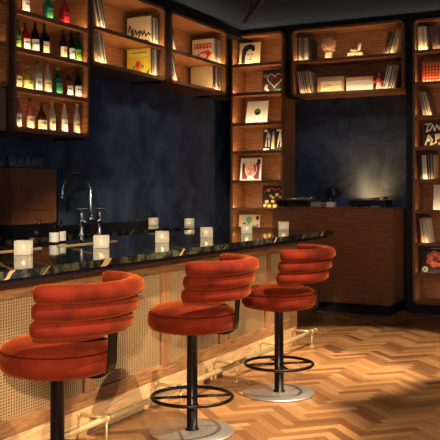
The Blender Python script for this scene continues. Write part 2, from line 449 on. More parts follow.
def art_script(o):
    s = []
    s += strokes(INK, [(.05,.5),(.12,.72),(.2,.45),(.26,.6),(.2,.3),(.1,.25),(.3,.42),(.36,.55),(.42,.38),(.5,.5),(.55,.36)], .05)
    s += strokes(INK, [(.5,.3),(.58,.52),(.66,.34),(.72,.5),(.8,.3),(.9,.42),(.96,.34)], .05)
    s += strokes(INK, [(.1,.15),(.25,.2),(.4,.12),(.6,.2),(.9,.14)], .03)
    art(o, s, face='side')
def art_yellow(o):
    s = [(plain('pale_yellow', srgb(240, 226, 120), .6), rect(.08,.92,.72,.92)), (GRN, ell(.12,.1,.09,.12)), (GRN, [(.75,.05),(.95,.05),(.95,.3)])]
    s += strokes(INK, [(.2,.86),(.4,.84),(.6,.87),(.85,.85)], .03)
    s += [(ORG, ell(.48,.42,.13,.16)), (RED, ell(.46,.45,.06,.08)), (TEAL, ell(.66,.36,.05,.07)), (TEAL, ell(.3,.34,.05,.07))]
    s += strokes(RED, [(.3,.2),(.45,.24),(.6,.18)], .03)
    art(o, s, face='side')
def art_red(o):
    s = []
    for i, (x0, x1) in enumerate(((.1,.22),(.26,.36),(.4,.52),(.56,.68),(.72,.86))):
        s += strokes(RED, [(x0,.62),(x0+.02,.82),(x1,.80),(x1-.01,.64),(x0,.70)], .05)
    s += [(RED, [(.12,.08),(.2,.36),(.45,.5),(.75,.55),(.9,.4),(.7,.2),(.5,.05)]), (M_cream, ell(.5,.32,.17,.1)), (DRED, [(.3,.06),(.5,.18),(.7,.06)])]
    art(o, s, face='side')
A1, A2, B1, B2 = 6.54, 6.54, 8.05, 8.05
for (y0, z, nm, first, fa, fm, n, cab) in (
    (7.69, 3.12, 'upper', 'cream sleeve with black handwritten script facing out, left record cabinet', art_script, M_cream, 17, 'left'),
    (7.69, 2.77, 'lower', 'yellow sleeve with small coloured picture facing out, left record cabinet', art_yellow, YEL, 14, 'left'),
    (9.19, 3.12, 'upper', 'cream sleeve with red block lettering and red shape, right record cabinet', art_red, M_cream, 16, 'right'),
    (9.15, 2.77, 'lower', 'plain tan sleeve facing out on the bottom tier of the right record cabinet', None, TAN, 19, 'right')):
    stack('spine-on record at right end of %s tier, %s record cabinet' % (nm, cab), (SX, y0, z), R90, n, 0,
          'records at the right end, %s tier, %s record cabinet' % (nm, cab), first=first, first_art=fa, first_mat=fm, tmin=.008, tmax=.0135, hmin=.305)
for (y0, z, nm, n, cab, ln) in ((6.69, 3.12, 'upper', 13, 'left', -.30), (6.67, 2.77, 'lower', 15, 'left', -.24), (8.19, 3.12, 'upper', 6, 'right', -.32), (8.19, 2.77, 'lower', 8, 'right', -.34)):
    stack('record leaning at left end of %s tier, %s record cabinet' % (nm, cab), (SX, y0, z), R90, n, ln,
          'records leaning at the left end, %s tier, %s record cabinet' % (nm, cab), tmin=.009, tmax=.014)
# bridge shelf stacks
RY = 10.05
def art_bridge(o):
    pass
stack('record at the left end of the bridge shelf upper tier', (-4.085, RY, 3.2005), 0, 14, 0, 'records left end, bridge shelf upper tier', tmin=.008, tmax=.014)
stack('record leaning at the left end of the bridge shelf lower tier', (-4.02, RY, 2.7655), 0, 15, -.2, 'records left end, bridge shelf lower tier', tmin=.008, tmax=.013, pal=SPINES[:8]+[DRED, DRED, ORG])
stack('record leaning at the right end of the bridge shelf upper tier', (-2.925, RY, 3.2005), 0, 6, .28, 'records right end, bridge shelf upper tier', pal=SPINES[2:], gap=.012, tmin=.008, tmax=.014)
stack('record leaning at the right end of the bridge shelf lower tier', (-2.92, RY, 2.7655), 0, 7, .24, 'records right end, bridge shelf lower tier', pal=SPINES[2:], gap=.01, tmin=.008, tmax=.014)
# right bookcase stacks
RBX = -2.49
stack('record at the left of the top tier of the right bookcase', (RBX+.02, RY, 3.2105), 0, 9, -.04, 'records top tier, right bookcase', pal=SPINES[:2]+SPINES[4:6], tmin=.009, tmax=.014)
stack('dark record leaning in the top tier of the right bookcase, right of the pale ones', (RBX+.2, RY, 3.2105), 0, 8, -.2, 'dark records top tier, right bookcase', pal=[SPINES[2], SPINES[3], SPINES[6], SPINES[9]], tmin=.008, tmax=.013)
stack('record leaning on the third tier of the right bookcase, above the black and white cover', (RBX+.085, RY, 2.4125), 0, 9, -.24, 'records third tier, right bookcase', pal=SPINES[2:], tmin=.008, tmax=.013)
stack('record standing on the fifth tier of the right bookcase, under the black and white cover', (RBX+.045, RY, 1.6345), 0, 15, -.06, 'records fifth tier, right bookcase', pal=[SPINES[0], SPINES[5], SPINES[3], SPINES[8], SPINES[9]], tmin=.006, tmax=.013)
stack('record leaning on the seventh tier of the right bookcase, above the flower cover', (RBX+.05, RY, .8605), 0, 10, -.13, 'records seventh tier, right bookcase', pal=[SPINES[1], SPINES[4], SPINES[0], SPINES[6], DRED], tmin=.007, tmax=.013)

# face-out sleeves in the left bookcase: x left edge, shelf level
TL = -0.12
CY = 10.10
def facing(label, m, x, z, shapes, tilt=TL, y=CY, size=0.315):
    o = sleeve(label, m, (x, y, z+0.0022), 0, tilt, size=size)
    art(o, shapes, size=size)
    return o
MIDSKIN = plain('print_grey', srgb(196, 184, 164), .6)
facing('cream sleeve with a black haired portrait on the top tier of left bookcase', M_cream, -4.945, 3.21, [
    (INK, [(.1,.1),(.14,.7),(.25,.88),(.5,.95),(.72,.85),(.75,.65),(.66,.6),(.5,.72),(.35,.62),(.3,.4),(.28,.1)]),
    (MIDSKIN, [(.32,.12),(.32,.55),(.48,.68),(.66,.6),(.7,.4),(.62,.22),(.5,.1)]),
    (INK, rect(.38,.48,.46,.49)), (INK, rect(.56,.66,.46,.49)), (GRY, [(.52,.34),(.56,.45),(.58,.34)]), (DRK, ell(.54,.26,.07,.025))])
heart = [(.58+.36*(16*math.sin(t)**3)/17, .55+.36*(13*math.cos(t)-5*math.cos(2*t)-2*math.cos(3*t)-math.cos(4*t))/17) for t in [2*PI*i/30 for i in range(30)]]
facing('dark sleeve with a silver heart ring on the second tier of left bookcase', DRK, -4.60, 2.82,
    strokes(SIL, heart+[heart[0]], .05) + [(DRED, [(.58+(x-.58)*.7, .55+(y-.55)*.7) for x, y in heart]), (DRK, ell(.62,.5,.14,.13)), (PNK, ell(.2,.2,.08,.1)), (ORG, ell(.22,.32,.07,.05)), (M_white, rect(.22,.34,.04,.14)), (GRN, rect(.6,.9,.08,.14)), (GRY, ell(.15,.75,.1,.08))])
facing('white sleeve with a small dark green round label on the third tier of left bookcase', M_white, -4.84, 2.412, [(plain('deep_green', srgb(34, 66, 34), .5), ell(.52,.52,.15,.15)), (GRN, ell(.52,.57,.09,.05)), (INK, ell(.52,.47,.09,.05))], tilt=-.2)
facing('black sleeve with pale standing figures on the fourth tier of left bookcase', INK, -4.59, 2.03,
    [(M_white, [(.05,.05),(.3,.06),(.3,.12),(.05,.14)]), (M_white, rect(.05,.2,.85,.95)), (SIL, [(.12,.2),(.16,.7),(.24,.85),(.34,.7),(.32,.2),(.26,.2),(.26,.6),(.2,.6),(.18,.2)]),
     (M_cream, [(.4,.1),(.42,.6),(.48,.85),(.54,.6),(.54,.1)]), (M_white, [(.68,.15),(.7,.6),(.78,.9),(.95,.92),(.92,.5),(.9,.15),(.82,.2),(.8,.5)]), (GRY, ell(.48,.8,.06,.08)), (M_white, rect(.62,.95,.86,.95))])
facing('pale sleeve with a plum coloured portrait on the fifth tier of left bookcase', M_white, -4.93, 1.634,
    [(MAG, rect(.09,.91,.07,.8)), (M_cream, ell(.5,.52,.29,.36)), (PNK, ell(.48,.48,.2,.28)), (M_white, [(.3,.07),(.38,.2),(.62,.2),(.72,.07)]), (MAG, [(.6,.75),(.72,.7),(.75,.45),(.68,.3),(.66,.55)]),
     (MAG, rect(.36,.45,.5,.54)), (MAG, rect(.54,.62,.5,.54)), (RED, ell(.49,.32,.08,.03)), (MAG, [(.47,.4),(.5,.5),(.53,.4)]), (DRK, rect(.78,.95,.74,.95)), (M_cream, ell(.3,.75,.12,.1))], tilt=-.14)
g = [(GLD, ell(x, y, r, r*.8, 10)) for x, y, r in ((.22,.3,.09),(.5,.32,.08),(.75,.28,.1),(.4,.55,.07),(.68,.6,.09),(.3,.78,.06),(.85,.5,.06),(.14,.14,.08),(.6,.12,.09),(.35,.12,.08),(.88,.14,.07))]
g += strokes(ORG, [(.1,.7),(.25,.85),(.45,.88),(.6,.8),(.75,.86),(.9,.7)], .03) + [(SIL, ell(.5,.48,.06,.05)), (M_cream, ell(.24,.33,.04,.04)), (M_cream, ell(.7,.3,.04,.04))]
facing('brown and gold patterned sleeve on the sixth tier of left bookcase', DRK, -4.60, 1.26, g)
facing('pale sleeve with a green tree picture on the lowest visible tier of left bookcase', M_cream, -4.955, .86,
    [(TEAL, ell(.48,.78,.16,.14)), (TEAL, rect(.42,.54,.5,.7)), (GRY, [(.05,.4),(.2,.62),(.35,.52),(.5,.6),(.7,.5),(.95,.62),(.95,.1),(.05,.1)]), (DRK, ell(.28,.6,.07,.06)), (INK, rect(.82,.95,.78,.95)), (GRN, ell(.7,.45,.12,.1)), (YEL, rect(.6,.78,.84,.95)), (M_white, rect(.1,.3,.12,.25))])
# right bookcase face-out
facing('black and white hand lettered sleeve on the fourth tier of right bookcase', INK, -2.42, 2.03,
    strokes(M_white, [(.06,.92),(.3,.95),(.18,.9),(.1,.62),(.26,.7),(.34,.9),(.42,.66),(.5,.9),(.6,.7),(.66,.92),(.74,.68),(.84,.92),(.94,.66)], .055) +
    strokes(M_cream, [(.08,.12),(.2,.5),(.34,.3),(.28,.1),(.5,.2),(.46,.5),(.66,.52),(.72,.26),(.6,.14),(.9,.1),(.86,.5),(.94,.3)], .06) + [(M_cream, ell(.56,.4,.09,.09)), (M_white, ell(.2,.3,.07,.07)), (M_white, ell(.8,.36,.07,.06))])
fl = [(ORG, ell(.5+.22*math.cos(a), .52+.2*math.sin(a), .13, .11, 12)) for a in [2*PI*i/7 for i in range(7)]]
fl += [(PNK, ell(.5+.16*math.cos(a+.4), .52+.15*math.sin(a+.4), .08, .07, 10)) for a in [2*PI*i/5 for i in range(5)]]
fl += [(RED, ell(.5,.5,.1,.1)), (DRED, ell(.62,.42,.06,.05)), (M_cream, ell(.14,.14,.1,.1)), (SIL, rect(.3,.75,.88,.92)), (GRY, ell(.14,.14,.06,.06)), (GRN, ell(.25,.72,.05,.04)), (GRN, ell(.8,.72,.06,.05))]
facing('black sleeve with an orange flower and round sticker on the eighth tier of right bookcase', DRK, -2.445, .49, fl, size=.34)
facing('pale open sleeve leaning on the sixth tier of right bookcase', M_white, -2.30, 1.26, [(PNK, rect(.3,.9,.2,.8)), (ORG, ell(.5,.5,.15,.15))])

# red box with gold pattern, second tier of the right bookcase
rb = thing('gift_box', 'red box with gold pattern on the second tier of right bookcase', 'box', (-2.43, 10.06, 2.8206))
b = bmesh.new(); box(b, 0, .36, 0, .16, 0, .255, .004); obj('box_body', b, plain('red_lacquer', srgb(186, 34, 24), .5), rb)
b = bmesh.new()
for i in range(9):
    for j in range(6):
        x = .03+i*.0375; z = .03+j*.036
        p = [(x+.012, z), (x, z+.013), (x-.012, z), (x, z-.013)]
        b.faces.new([b.verts.new((q[0], -.0008, q[1])) for q in p])
box(b, .0, .36, -.0012, 0, .226, .234)
for i in range(14): box(b, .01+i*.025, .022+i*.025, -.0012, 0, .238, .25)
obj('gold_pattern', b, GLD, rb)

# ------------------------------------------------------------------ ornaments on the bridge shelf
v = thing('coral_vase', 'cream vase holding a rounded spray of branching coral on bridge shelf', 'vase', (-3.66, 10.14, 3.2006))
b = bmesh.new(); lathe(b, [(0, 0), (.05, 0), (.052, .01), (.047, .08), (.05, .115), (.042, .115), (.04, .06), (0, .055)], 20); obj('vase_body', b, M_cream, v)
b = bmesh.new()
for i in range(90):
    zz = 1-1.75*(i+.5)/90; a = i*2.39996; q = math.sqrt(1-zz*zz)
    tip = Vector((0, 0, .20)) + .094*random.uniform(.86, 1.08)*Vector((q*math.cos(a), q*math.sin(a), zz))
    p0 = Vector((tip.x*.25, tip.y*.25, .112)); mid = p0*.4+tip*.6 + Vector((random.uniform(-.008, .008), random.uniform(-.008, .008), .008))
    tube(b, [p0, mid, tip], [.005, .0055, .005], 6); blob(b, tip, .0095, 6, 5)
obj('coral_branches', b, plain('coral', srgb(232, 184, 146), .7, var=.2), v)

f = thing('squirrel_figurine', 'white long tailed animal figurine on a lettered cream block, bridge shelf', 'figurine', (-3.40, 10.12, 3.2006))
b = bmesh.new(); box(b, 0, .19, 0, .09, 0, .075, .004); obj('plinth_block', b, plain('cream_block', srgb(230, 214, 168), .6), f)
b = bmesh.new()
s = []
for i, (x0, x1) in enumerate(((.03,.05),(.055,.07),(.085,.10),(.105,.12),(.135,.15))):
    box(b, x0, x1, -.001, 0, .025+.004*(i % 2), .045); box(b, x0+.004, x0+.008, -.001, 0, .02, .05)
obj('block_lettering', b, GRY, f)
b = bmesh.new()
tube(b, [(.03, .045, .103), (.055, .045, .108), (.09, .045, .10), (.12, .045, .10), (.135, .045, .11)], [.012, .018, .022, .024, .012], 10)
blob(b, (.037, .045, .112), (.019, .014, .014)); tube(b, [(.04, .037, .12), (.042, .036, .132)], [.005, .002], 6); tube(b, [(.04, .053, .12), (.042, .054, .132)], [.005, .002], 6)
tube(b, [(.13, .045, .1), (.148, .045, .125), (.146, .045, .155), (.155, .045, .185), (.168, .045, .195)], [.014, .02, .022, .02, .008], 10)
for x in (.05, .06, .11, .12): tube(b, [(x, .037+.016*(x in (.06, .12)), .095), (x-.006, .037+.016*(x in (.06, .12)), .0755)], [.008, .006], 6)
obj('animal_body', b, plain('bisque', srgb(226, 214, 192), .6), f)

p = thing('framed_picture_box', 'shallow wooden box framing a cream ink sketch, bridge shelf lower tier', 'picture', (-3.795, 10.08, 2.7656))
b = bmesh.new(); box(b, 0, .36, .012, .10, 0, .215)
for q in ((0,.36,0,.03),(0,.36,.155,.215),(0,.045,.03,.155),(.33,.36,.03,.155)): box(b, q[0], q[1], 0, .012, q[2], q[3], .002)
obj('box_frame', b, plain('pale_oak', srgb(176, 138, 92), .5, var=.12), p)
b = bmesh.new(); box(b, .045, .33, .006, .012, .03, .155); o2 = obj('sketch', b, plain('sketch_paper', srgb(232, 212, 164), .7), p)
b = bmesh.new()
for pts, wdt in (([(.07,.09),(.09,.1),(.12,.096),(.14,.115),(.16,.1),(.2,.098)], .006), ([(.08,.08),(.13,.082),(.17,.078)], .006), ([(.17,.055),(.22,.06),(.27,.062),(.31,.068)], .004)):
    for (m_, poly) in strokes(None, pts, wdt): b.faces.new([b.verts.new((x, .0052, z)) for x, z in poly])
obj('ink_lines', b, BRN, o2)
p = thing('record_crate', 'cream white box with a pale wooden lid beside the framed sketch, bridge shelf', 'box', (-3.40, 10.08, 2.7656))
b = bmesh.new(); box(b, 0, .345, 0, .16, 0, .145, .003); obj('box_body', b, plain('ivory_card', srgb(220, 208, 182), .6), p)
b = bmesh.new(); box(b, -.004, .349, -.004, .164, .145, .19, .004); obj('lid', b, plain('birch', srgb(204, 156, 88), .5, var=.12), p)
p = thing('robed_figurine', 'small red and white robed figurine on a black foot, bridge shelf lower tier', 'figurine', (-2.978, 10.12, 2.7656))
b = bmesh.new(); lathe(b, [(0, 0), (.055, 0), (.055, .012), (.04, .02), (0, .02)], 20); obj('foot', b, M_black, p)
b = bmesh.new(); lathe(b, [(.0, .02), (.048, .02), (.042, .06), (.032, .11), (.036, .15), (.028, .175), (.012, .185), (0, .186)], 18)
obj('robe', b, plain('white_robe', srgb(232, 206, 184), .6), p)
b = bmesh.new(); lathe(b, [(.034, .10), (.040, .12), (.042, .155), (.03, .182), (.014, .188)], 18)
for sd in (-1, 1): tube(b, [(sd*.034, 0, .165), (sd*.055, -.01, .13), (sd*.05, -.03, .105)], [.016, .015, .02], 8)
obj('cape', b, plain('scarlet', srgb(196, 60, 34), .6), p)
b = bmesh.new(); blob(b, (0, 0, .205), (.017, .018, .021)); obj('head', b, plain('figurine_skin', srgb(216, 160, 124), .6), p)
b = bmesh.new(); blob(b, (0, .004, .213), (.019, .019, .017)); blob(b, (0, .004, .234), .009); obj('hair', b, DRK, p)

# ------------------------------------------------------------------ bar
PX = -3.05                      # front face of the bar
bar = thing('bar_counter', 'long pale oak bar front with woven cane panels under the marble top', 'bar', (PX, 0, 0))
Y0, Y1 = 1.0, 7.51
b = bmesh.new(); box(b, -.06, -.002, Y0, Y1, 0, .168)
obj('plinth', b, M_litoak, bar)
b = bmesh.new(); box(b, -.07, .0, Y0, Y1, .17, .262, .003); obj('bottom_rail', b, M_oak, bar)
b = bmesh.new(); box(b, -.07, .0, Y0, Y1, .918, 1.0015, .003); obj('top_rail', b, M_oak, bar)
b = bmesh.new(); box(b, -.5, -.07, Y0, Y1-.02, .0, 1.0); obj('carcass', b, M_caneback, bar)
b = bmesh.new(); box(b, -.5, -.0, Y1, Y1+.03, 0, 1.0015, .003); obj('end_panel', b, M_oakV, bar)
st = [Y0+.06, 1.44, 2.34, 3.24, 4.14, 5.04, 5.94, 6.84, 7.45]
for y in st:
    b = bmesh.new(); box(b, -.068, .002, y-.06, y+.06, .262, .925, .003); obj('stile', b, M_oakV, bar)
for ya, yb in zip(st, st[1:]):
    y0, y1 = ya+.06, yb-.06
    b = bmesh.new(); nz = 38; ny = max(4, round((y1-y0)/.0205)); hz = (.925-.262)/nz; hy = (y1-y0)/ny
    for i in range(nz): box(b, -.020, -.016, y0, y1,   .262+i*hz+hz*.26, .262+i*hz+hz*.74)
    for i in range(ny): box(b, -.0165, -.0125, y0+i*hy+hy*.28, y0+i*hy+hy*.68, .262, .925)
    obj('cane_panel', b, M_cane, bar)
# counter top: U-shaped slab
top = thing('worktop', 'polished black veined marble worktop of the bar carrying the candles', 'counter', (0, 0, 0))
def arc(cx, cy, r, a0, a1, n=8): return [(cx+r*math.cos(math.radians(a0+(a1-a0)*i/n)), cy+r*math.sin(math.radians(a0+(a1-a0)*i/n))) for i in range(n+1)]
EX = -2.82
def outline(d):
    e = EX-d
    return [(e, Y0)] + arc(e-.12, 7.94-d, .12, 0, 88) + [(WX+.004, 8.40-d), (WX+.004, Y0), (-4.62+d, Y0), (-4.62+d, 7.72), (-4.15+d, 7.65), (-4.15+d, Y0)]
b = bmesh.new(); prism(b, outline(0), 1.058, 1.10)
bmesh.ops.bevel(b, geom=[e for e in b.edges if all(abs(v.co.z-1.10) < 1e-5 for v in e.verts)], offset=.004, segments=2, affect='EDGES')
obj('marble_slab', b, M_marble, top)
b = bmesh.new(); prism(b, outline(.045), 1.026, 1.0575); prism(b, outline(.19), 1.0025, 1.026); obj('under_band', b, M_black, top)  # black bands paint in the shadow under the slab edge
b = bmesh.new(); box(b, WX+.004, WX+.022, Y0, 8.40, 1.10, 1.15); obj('splashback', b, M_black, top)
# back counter carcass + return carcass
b = bmesh.new(); box(b, WX+.004, -4.68, Y0, 7.7, 0, 1.0018); tag(obj('back_counter', b, M_black), 'dark counter base along the bar wall under the wooden box', 'counter')
b = bmesh.new(); box(b, WX+.004, -3.6, 7.72, 8.22, 0, 1.0018); tag(obj('end_counter', b, M_black), 'dark counter base closing the far end of the bar', 'counter')
# steel edge strip + sink
sk = thing('sink', 'steel edged bar sink set into the black marble below the faucet', 'sink', (0, 0, 1.1))
b = bmesh.new(); box(b, -3.752, -3.728, 2.9, 4.5, .0006, .008, .002); obj('front_rim', b, M_brass, sk)
b = bmesh.new(); box(b, -4.14, -3.76, 2.9, 2.92, .0006, .006); box(b, -4.14, -4.12, 2.92, 4.3, .0006, .006); obj('rear_rim', b, M_steel, sk)
b = bmesh.new(); box(b, -3.752, -3.728, 4.69, 5.42, .0006, .008); obj('drainer_edge', b, M_brass, sk)

# foot rail
RX, RZ = -2.85, .145
fr = thing('foot_rail', 'brass foot rail running along the base of the bar', 'rail', (0, 0, 0))
b = bmesh.new(); tube(b, [(RX, y, RZ) for y in (1.0, 3, 5, 7.5)], .019, 14); obj('rail_tube', b, M_brass, fr)
b = bmesh.new(); tube(b, [(RX, 7.5, RZ), (RX, 7.52, RZ)], .023, 14); obj('end_cap', b, M_brass, fr)
for y in (1.39, 2.27, 3.15, 4.03, 4.91, 5.79, 6.67, 7.42):
    b = bmesh.new(); tube(b, [(RX, y, RZ), (PX+.004, y, RZ)], .011, 10); tube(b, [(PX-.001, y, RZ), (PX+.010, y, RZ)], .021, 14); obj('wall_bracket', b, M_brass, fr)
    b = bmesh.new(); tube(b, [(RX, y, 0.001), (RX, y, RZ)], .0075, 8); lathe(b, [(0, .0008), (.026, .0008), (.026, .006), (.01, .008), (0, .008)], 16, (RX, y, 0)); obj('floor_post', b, M_brass, fr)
    b = bmesh.new(); tube(b, [(RX, y-.018, RZ), (RX, y+.018, RZ)], .0235, 14); obj('collar', b, M_brass, fr)

# ------------------------------------------------------------------ stools
def make_stool(label):
    r = thing('bar_stool', label, 'bar stool', group='bar stools along the bar')
    b = bmesh.new(); lathe(b, [(0, .0006), (.258, .0006), (.263, .004), (.263, .012), (.259, .016), (.05, .0185), (0, .0185)], 64); obj('base_disc', b, M_steel, r)
    b = bmesh.new(); lathe(b, [(0, .0185), (.044, .0185), (.044, .024), (.034, .028), (.034, .60), (.05, .61), (.16, .628), (.16, .642), (0, .642)], 24); obj('pole', b, M_blackmetal, r)
    ring = [(.25*math.cos(2*PI*i/48), .25*math.sin(2*PI*i/48), .223) for i in range(48)]
    b = bmesh.new(); tube(b, ring, .0115, 10, True); obj('foot_ring', b, M_blackmetal, r)
    for k in range(4):
        a = math.radians(28+90*k); b = bmesh.new(); tube(b, [(.03*math.cos(a), .03*math.sin(a), .223), (.245*math.cos(a), .245*math.sin(a), .223)], .009, 8); obj('spoke', b, M_blackmetal, r)
    # upper assembly (local +x is the back of the stool)
    b = bmesh.new(); sx = 0.0
    lathe(b, [(0, .640), (.22, .640), (.252, .648), (.274, .672), (.279, .705), (.275, .733), (.268, .744), (.2645, .748), (.267, .754), (.256, .772), (.215, .792), (.13, .806), (0, .812)], 64, (sx, 0, 0)); seat = obj('seat', b, M_velvet, r)
    b = bmesh.new(); tube(b, [(sx+.268*math.cos(2*PI*i/56), .268*math.sin(2*PI*i/56), .749) for i in range(56)], .0035, 6, True); obj('piping', b, plain('piping_velvet', srgb(64, 14, 5), .9, spec=0.0), seat)
    b = bmesh.new()
    def strip(b, pts, w):
        pr = []
        for x, z in pts: pr.append([b.verts.new((x, s*w/2, z)) for s in (-1, 1)])
        n = len(pts)
        q = []
        for i, (x, z) in enumerate(pts):
            x0, z0 = pts[max(i-1, 0)]; x1, z1 = pts[min(i+1, n-1)]; dx, dz = x1-x0, z1-z0; d = math.hypot(dx, dz)
            q.append([b.verts.new((x+dz/d*.008, s*w/2, z-dx/d*.008)) for s in (-1, 1)])
        for i in range(n-1):
            b.faces.new((pr[i][0], pr[i+1][0], pr[i+1][1], pr[i][1])); b.faces.new((q[i][0], q[i][1], q[i+1][1], q[i+1][0]))
            for s in (0, 1): b.faces.new((pr[i][s], q[i][s], q[i+1][s], pr[i+1][s]))
        b.faces.new((pr[0][0], pr[0][1], q[0][1], q[0][0])); b.faces.new((pr[-1][0], pr[-1][1], q[-1][1], q[-1][0]))
    strip(b, [(.08, .636), (.22, .633), (.250, .640), (.277, .656), (.284, .69), (.287, .76), (.291, .84), (.298, .92), (.315, 1.02)], .085)
    obj('back_bracket', b, M_blackmetal, r)
    b = bmesh.new(); A = math.radians(82)
    for i in range(3):
        zc = .888+.080*i; r0 = .318+.012*i; off = -.004+.014*i
        n = 40; m = 18; arcL = r0*A; rows = []
        for k in range(n+1):
            s = -1+2*k/n; s = math.sin(s*PI/2)*.55+s*.45
            a = s*A; dist = arcL*(1-abs(s)); e = .05
            sc = math.sqrt(max(0, 1-(1-min(dist, e)/e)**2)); sc = max(sc, .03)
            row = []
            for j in range(m):
                t = 2*PI*j/m; ct, sn = math.cos(t), math.sin(t)
                dr = (.052 if ct > 0 else .036)*math.copysign(abs(ct)**1.0, ct)*sc; dz = .044*math.copysign(abs(sn)**.85, sn)*(.45+.55*sc)*(1 if sc > .05 else .3)
                row.append(b.verts.new((off+(r0+dr)*math.cos(a), (r0+dr)*math.sin(a), zc+dz)))
            rows.append(row)
        for p0, p1 in zip(rows, rows[1:]):
            for j in range(m):
                f = b.faces.new((p0[j], p0[(j+1) % m], p1[(j+1) % m], p1[j])); f.smooth = True
        b.faces.new(rows[0]); b.faces.new(rows[-1][::-1])
    obj('backrest', b, M_velvet, r)
    return r
st0 = make_stool('orange velvet bar stool nearest the camera, cut by the left edge')
STOOLS = [((-2.50, 3.13), 9, st0, None), ((-2.50, 4.447), 10, None, 'orange velvet bar stool in the middle of the three, before the bar'),
          ((-2.406, 5.591), 12, None, 'orange velvet bar stool farthest along the bar, near the turntable booth')]
for (x, y), rz, o, lab in STOOLS:
    if o is None:
        o = dup(st0); o['label'] = lab
    o.location = (x, y, 0); o.rotation_euler.z = math.radians(rz)

# ------------------------------------------------------------------ candles
def frosted():
    m, n, l, p = mat('frosted_glass'); out = n['Material Output']
    tr = n.new('ShaderNodeBsdfTranslucent'); tr.inputs[0].default_value = (.95, .88, .74, 1)
    df = n.new('ShaderNodeBsdfDiffuse'); df.inputs[0].default_value = (.85, .8, .7, 1)
    tp = n.new('ShaderNodeBsdfTransparent'); tp.inputs[0].default_value = (1, .95, .85, 1)
    m1 = n.new('ShaderNodeMixShader'); m1.inputs[0].default_value = .35
    m2 = n.new('ShaderNodeMixShader'); m2.inputs[0].default_value = .12
    l.new(tr.outputs[0], m1.inputs[1]); l.new(df.outputs[0], m1.inputs[2]); l.new(m1.outputs[0], m2.inputs[1]); l.new(tp.outputs[0], m2.inputs[2])
    l.new(m2.outputs[0], out.inputs['Surface'])
    return m
M_frost = frosted(); M_wax = plain('wax', srgb(244, 232, 204), .6); M_flame = emit('flame', (1, .72, .34, 1), 10)
def make_candle():
    r = thing('candle_holder', 'candle', 'candle', group='candles on the bar')
    b = bmesh.new(); box(b, -.051, .051, -.051, .051, .0006, .012, .003); obj('glass_base', b, plain('thick_glass', srgb(210, 200, 180), .3), r)
    b = bmesh.new()
    pts = rrect(-.052, .052, -.052, .052, .012, 3); n = len(pts)
    a = [b.verts.new((x, y, .004)) for x, y in pts]; c = [b.verts.new((x, y, .088)) for x, y in pts]
    for i in range(n): b.faces.new((a[i], a[(i+1) % n], c[(i+1) % n], c[i]))
    obj('glass_holder', b, M_frost, r)
    b = bmesh.new(); lathe(b, [(0, .0125), (.03, .0125), (.03, .032), (0, .032)], 18); obj('wax', b, M_wax, r)
    b = bmesh.new(); lathe(b, [(0, .033), (.005, .038), (.006, .044), (.003, .054), (0, .062)], 10); obj('flame', b, M_flame, r)
    l = bpy.data.lights.new('candle_light', 'POINT'); l.energy = .08; l.color = (1, .72, .40); l.shadow_soft_size = .012
    lo = bpy.data.objects.new('candle_light', l); C.objects.link(lo); lo.parent = r; lo.location = (0, 0, .055)
    return r
CP = [(-3.47, 4.01, 'lit frosted candle on the bar nearest the left edge, by the wooden box'),
      (-3.39, 4.73, 'lit frosted candle on the bar beside the faucet, above the nearest stool'),
      (-3.33, 5.45, 'lit frosted candle on the bar edge between the first two stools'),
      (-3.35, 6.21, 'lit frosted candle on the bar above the middle stool backrest'),
      (-3.33, 6.97, 'lit frosted candle on the bar in front of the left bookcase'),
      (-3.25, 7.67, 'lit frosted candle at the far corner of the bar, before the booth'),
      (-5.08, 8.12, 'lit frosted candle on the far counter nearest the bar wall'),
      (-4.6, 8.12, 'lit frosted candle on the far counter nearer the room corner')]
c0 = make_candle()
for i, (x, y, lab) in enumerate(CP):
    o = c0 if i == 0 else dup(c0)
    o['label'] = lab; o.location = (x, y, 1.1); o.rotation_euler.z = YAW + random.uniform(-.1, .1)

# ------------------------------------------------------------------ faucet, soap, box, glasses
fc = thing('faucet', 'polished nickel bridge faucet with swan neck standing on the bar sink', 'faucet', (-3.785, 5.14, 1.1006))
for sgn in (-1, 1):
    y = sgn*.115
    b = bmesh.new(); lathe(b, [(0, 0), (.028, 0), (.028, .006), (.014, .014), (.011, .05), (.017, .075), (.011, .10), (.013, .155), (.02, .165), (.02, .18), (.012, .195), (.016, .23), (.010, .25), (0, .25)], 16, (0, y, 0)); obj('valve_body', b, M_chrome, fc)
    b = bmesh.new(); blob(b, (0, y, .265), (.018, .018, .014)); tube(b, [(-.042, y, .265), (.042, y, .265)], .008, 8); tube(b, [(0, y-.042, .265), (0, y+.042, .265)], .008, 8)
    for dx, dy in ((.042, 0), (-.042, 0), (0, .042), (0, -.042)): blob(b, (dx, y+dy, .265), .011, 8, 6)
    obj('cross_handle', b, M_chrome, fc)
b = bmesh.new(); tube(b, [(0, -.115, .165), (0, -.06, .162), (0, 0, .172), (0, .06, .162), (0, .115, .165)], [.011, .011, .018, .011, .011], 12); obj('bridge', b, M_chrome, fc)
b = bmesh.new()
pts = [(0, 0, .165), (0, 0, .28), (0, 0, .40)] + [(-.135+.135*math.cos(math.radians(a)), 0, .40+.135*math.sin(math.radians(a))) for a in range(15, 181, 15)] + [(-.272, 0, .37), (-.275, 0, .345)]
tube(b, pts, .0105, 12); lathe(b, [(.012, .165), (.022, .17), (.022, .19), (.012, .22)], 14); lathe(b, [(.0105, .38), (.015, .385), (.015, .41), (.0105, .415)], 14)
tube(b, [(-.275, 0, .365), (-.275, 0, .335)], .015, 12)
obj('swan_neck', b, M_chrome, fc)
M_amber = plain('dark_amber_glass', srgb(30, 20, 14), .15)
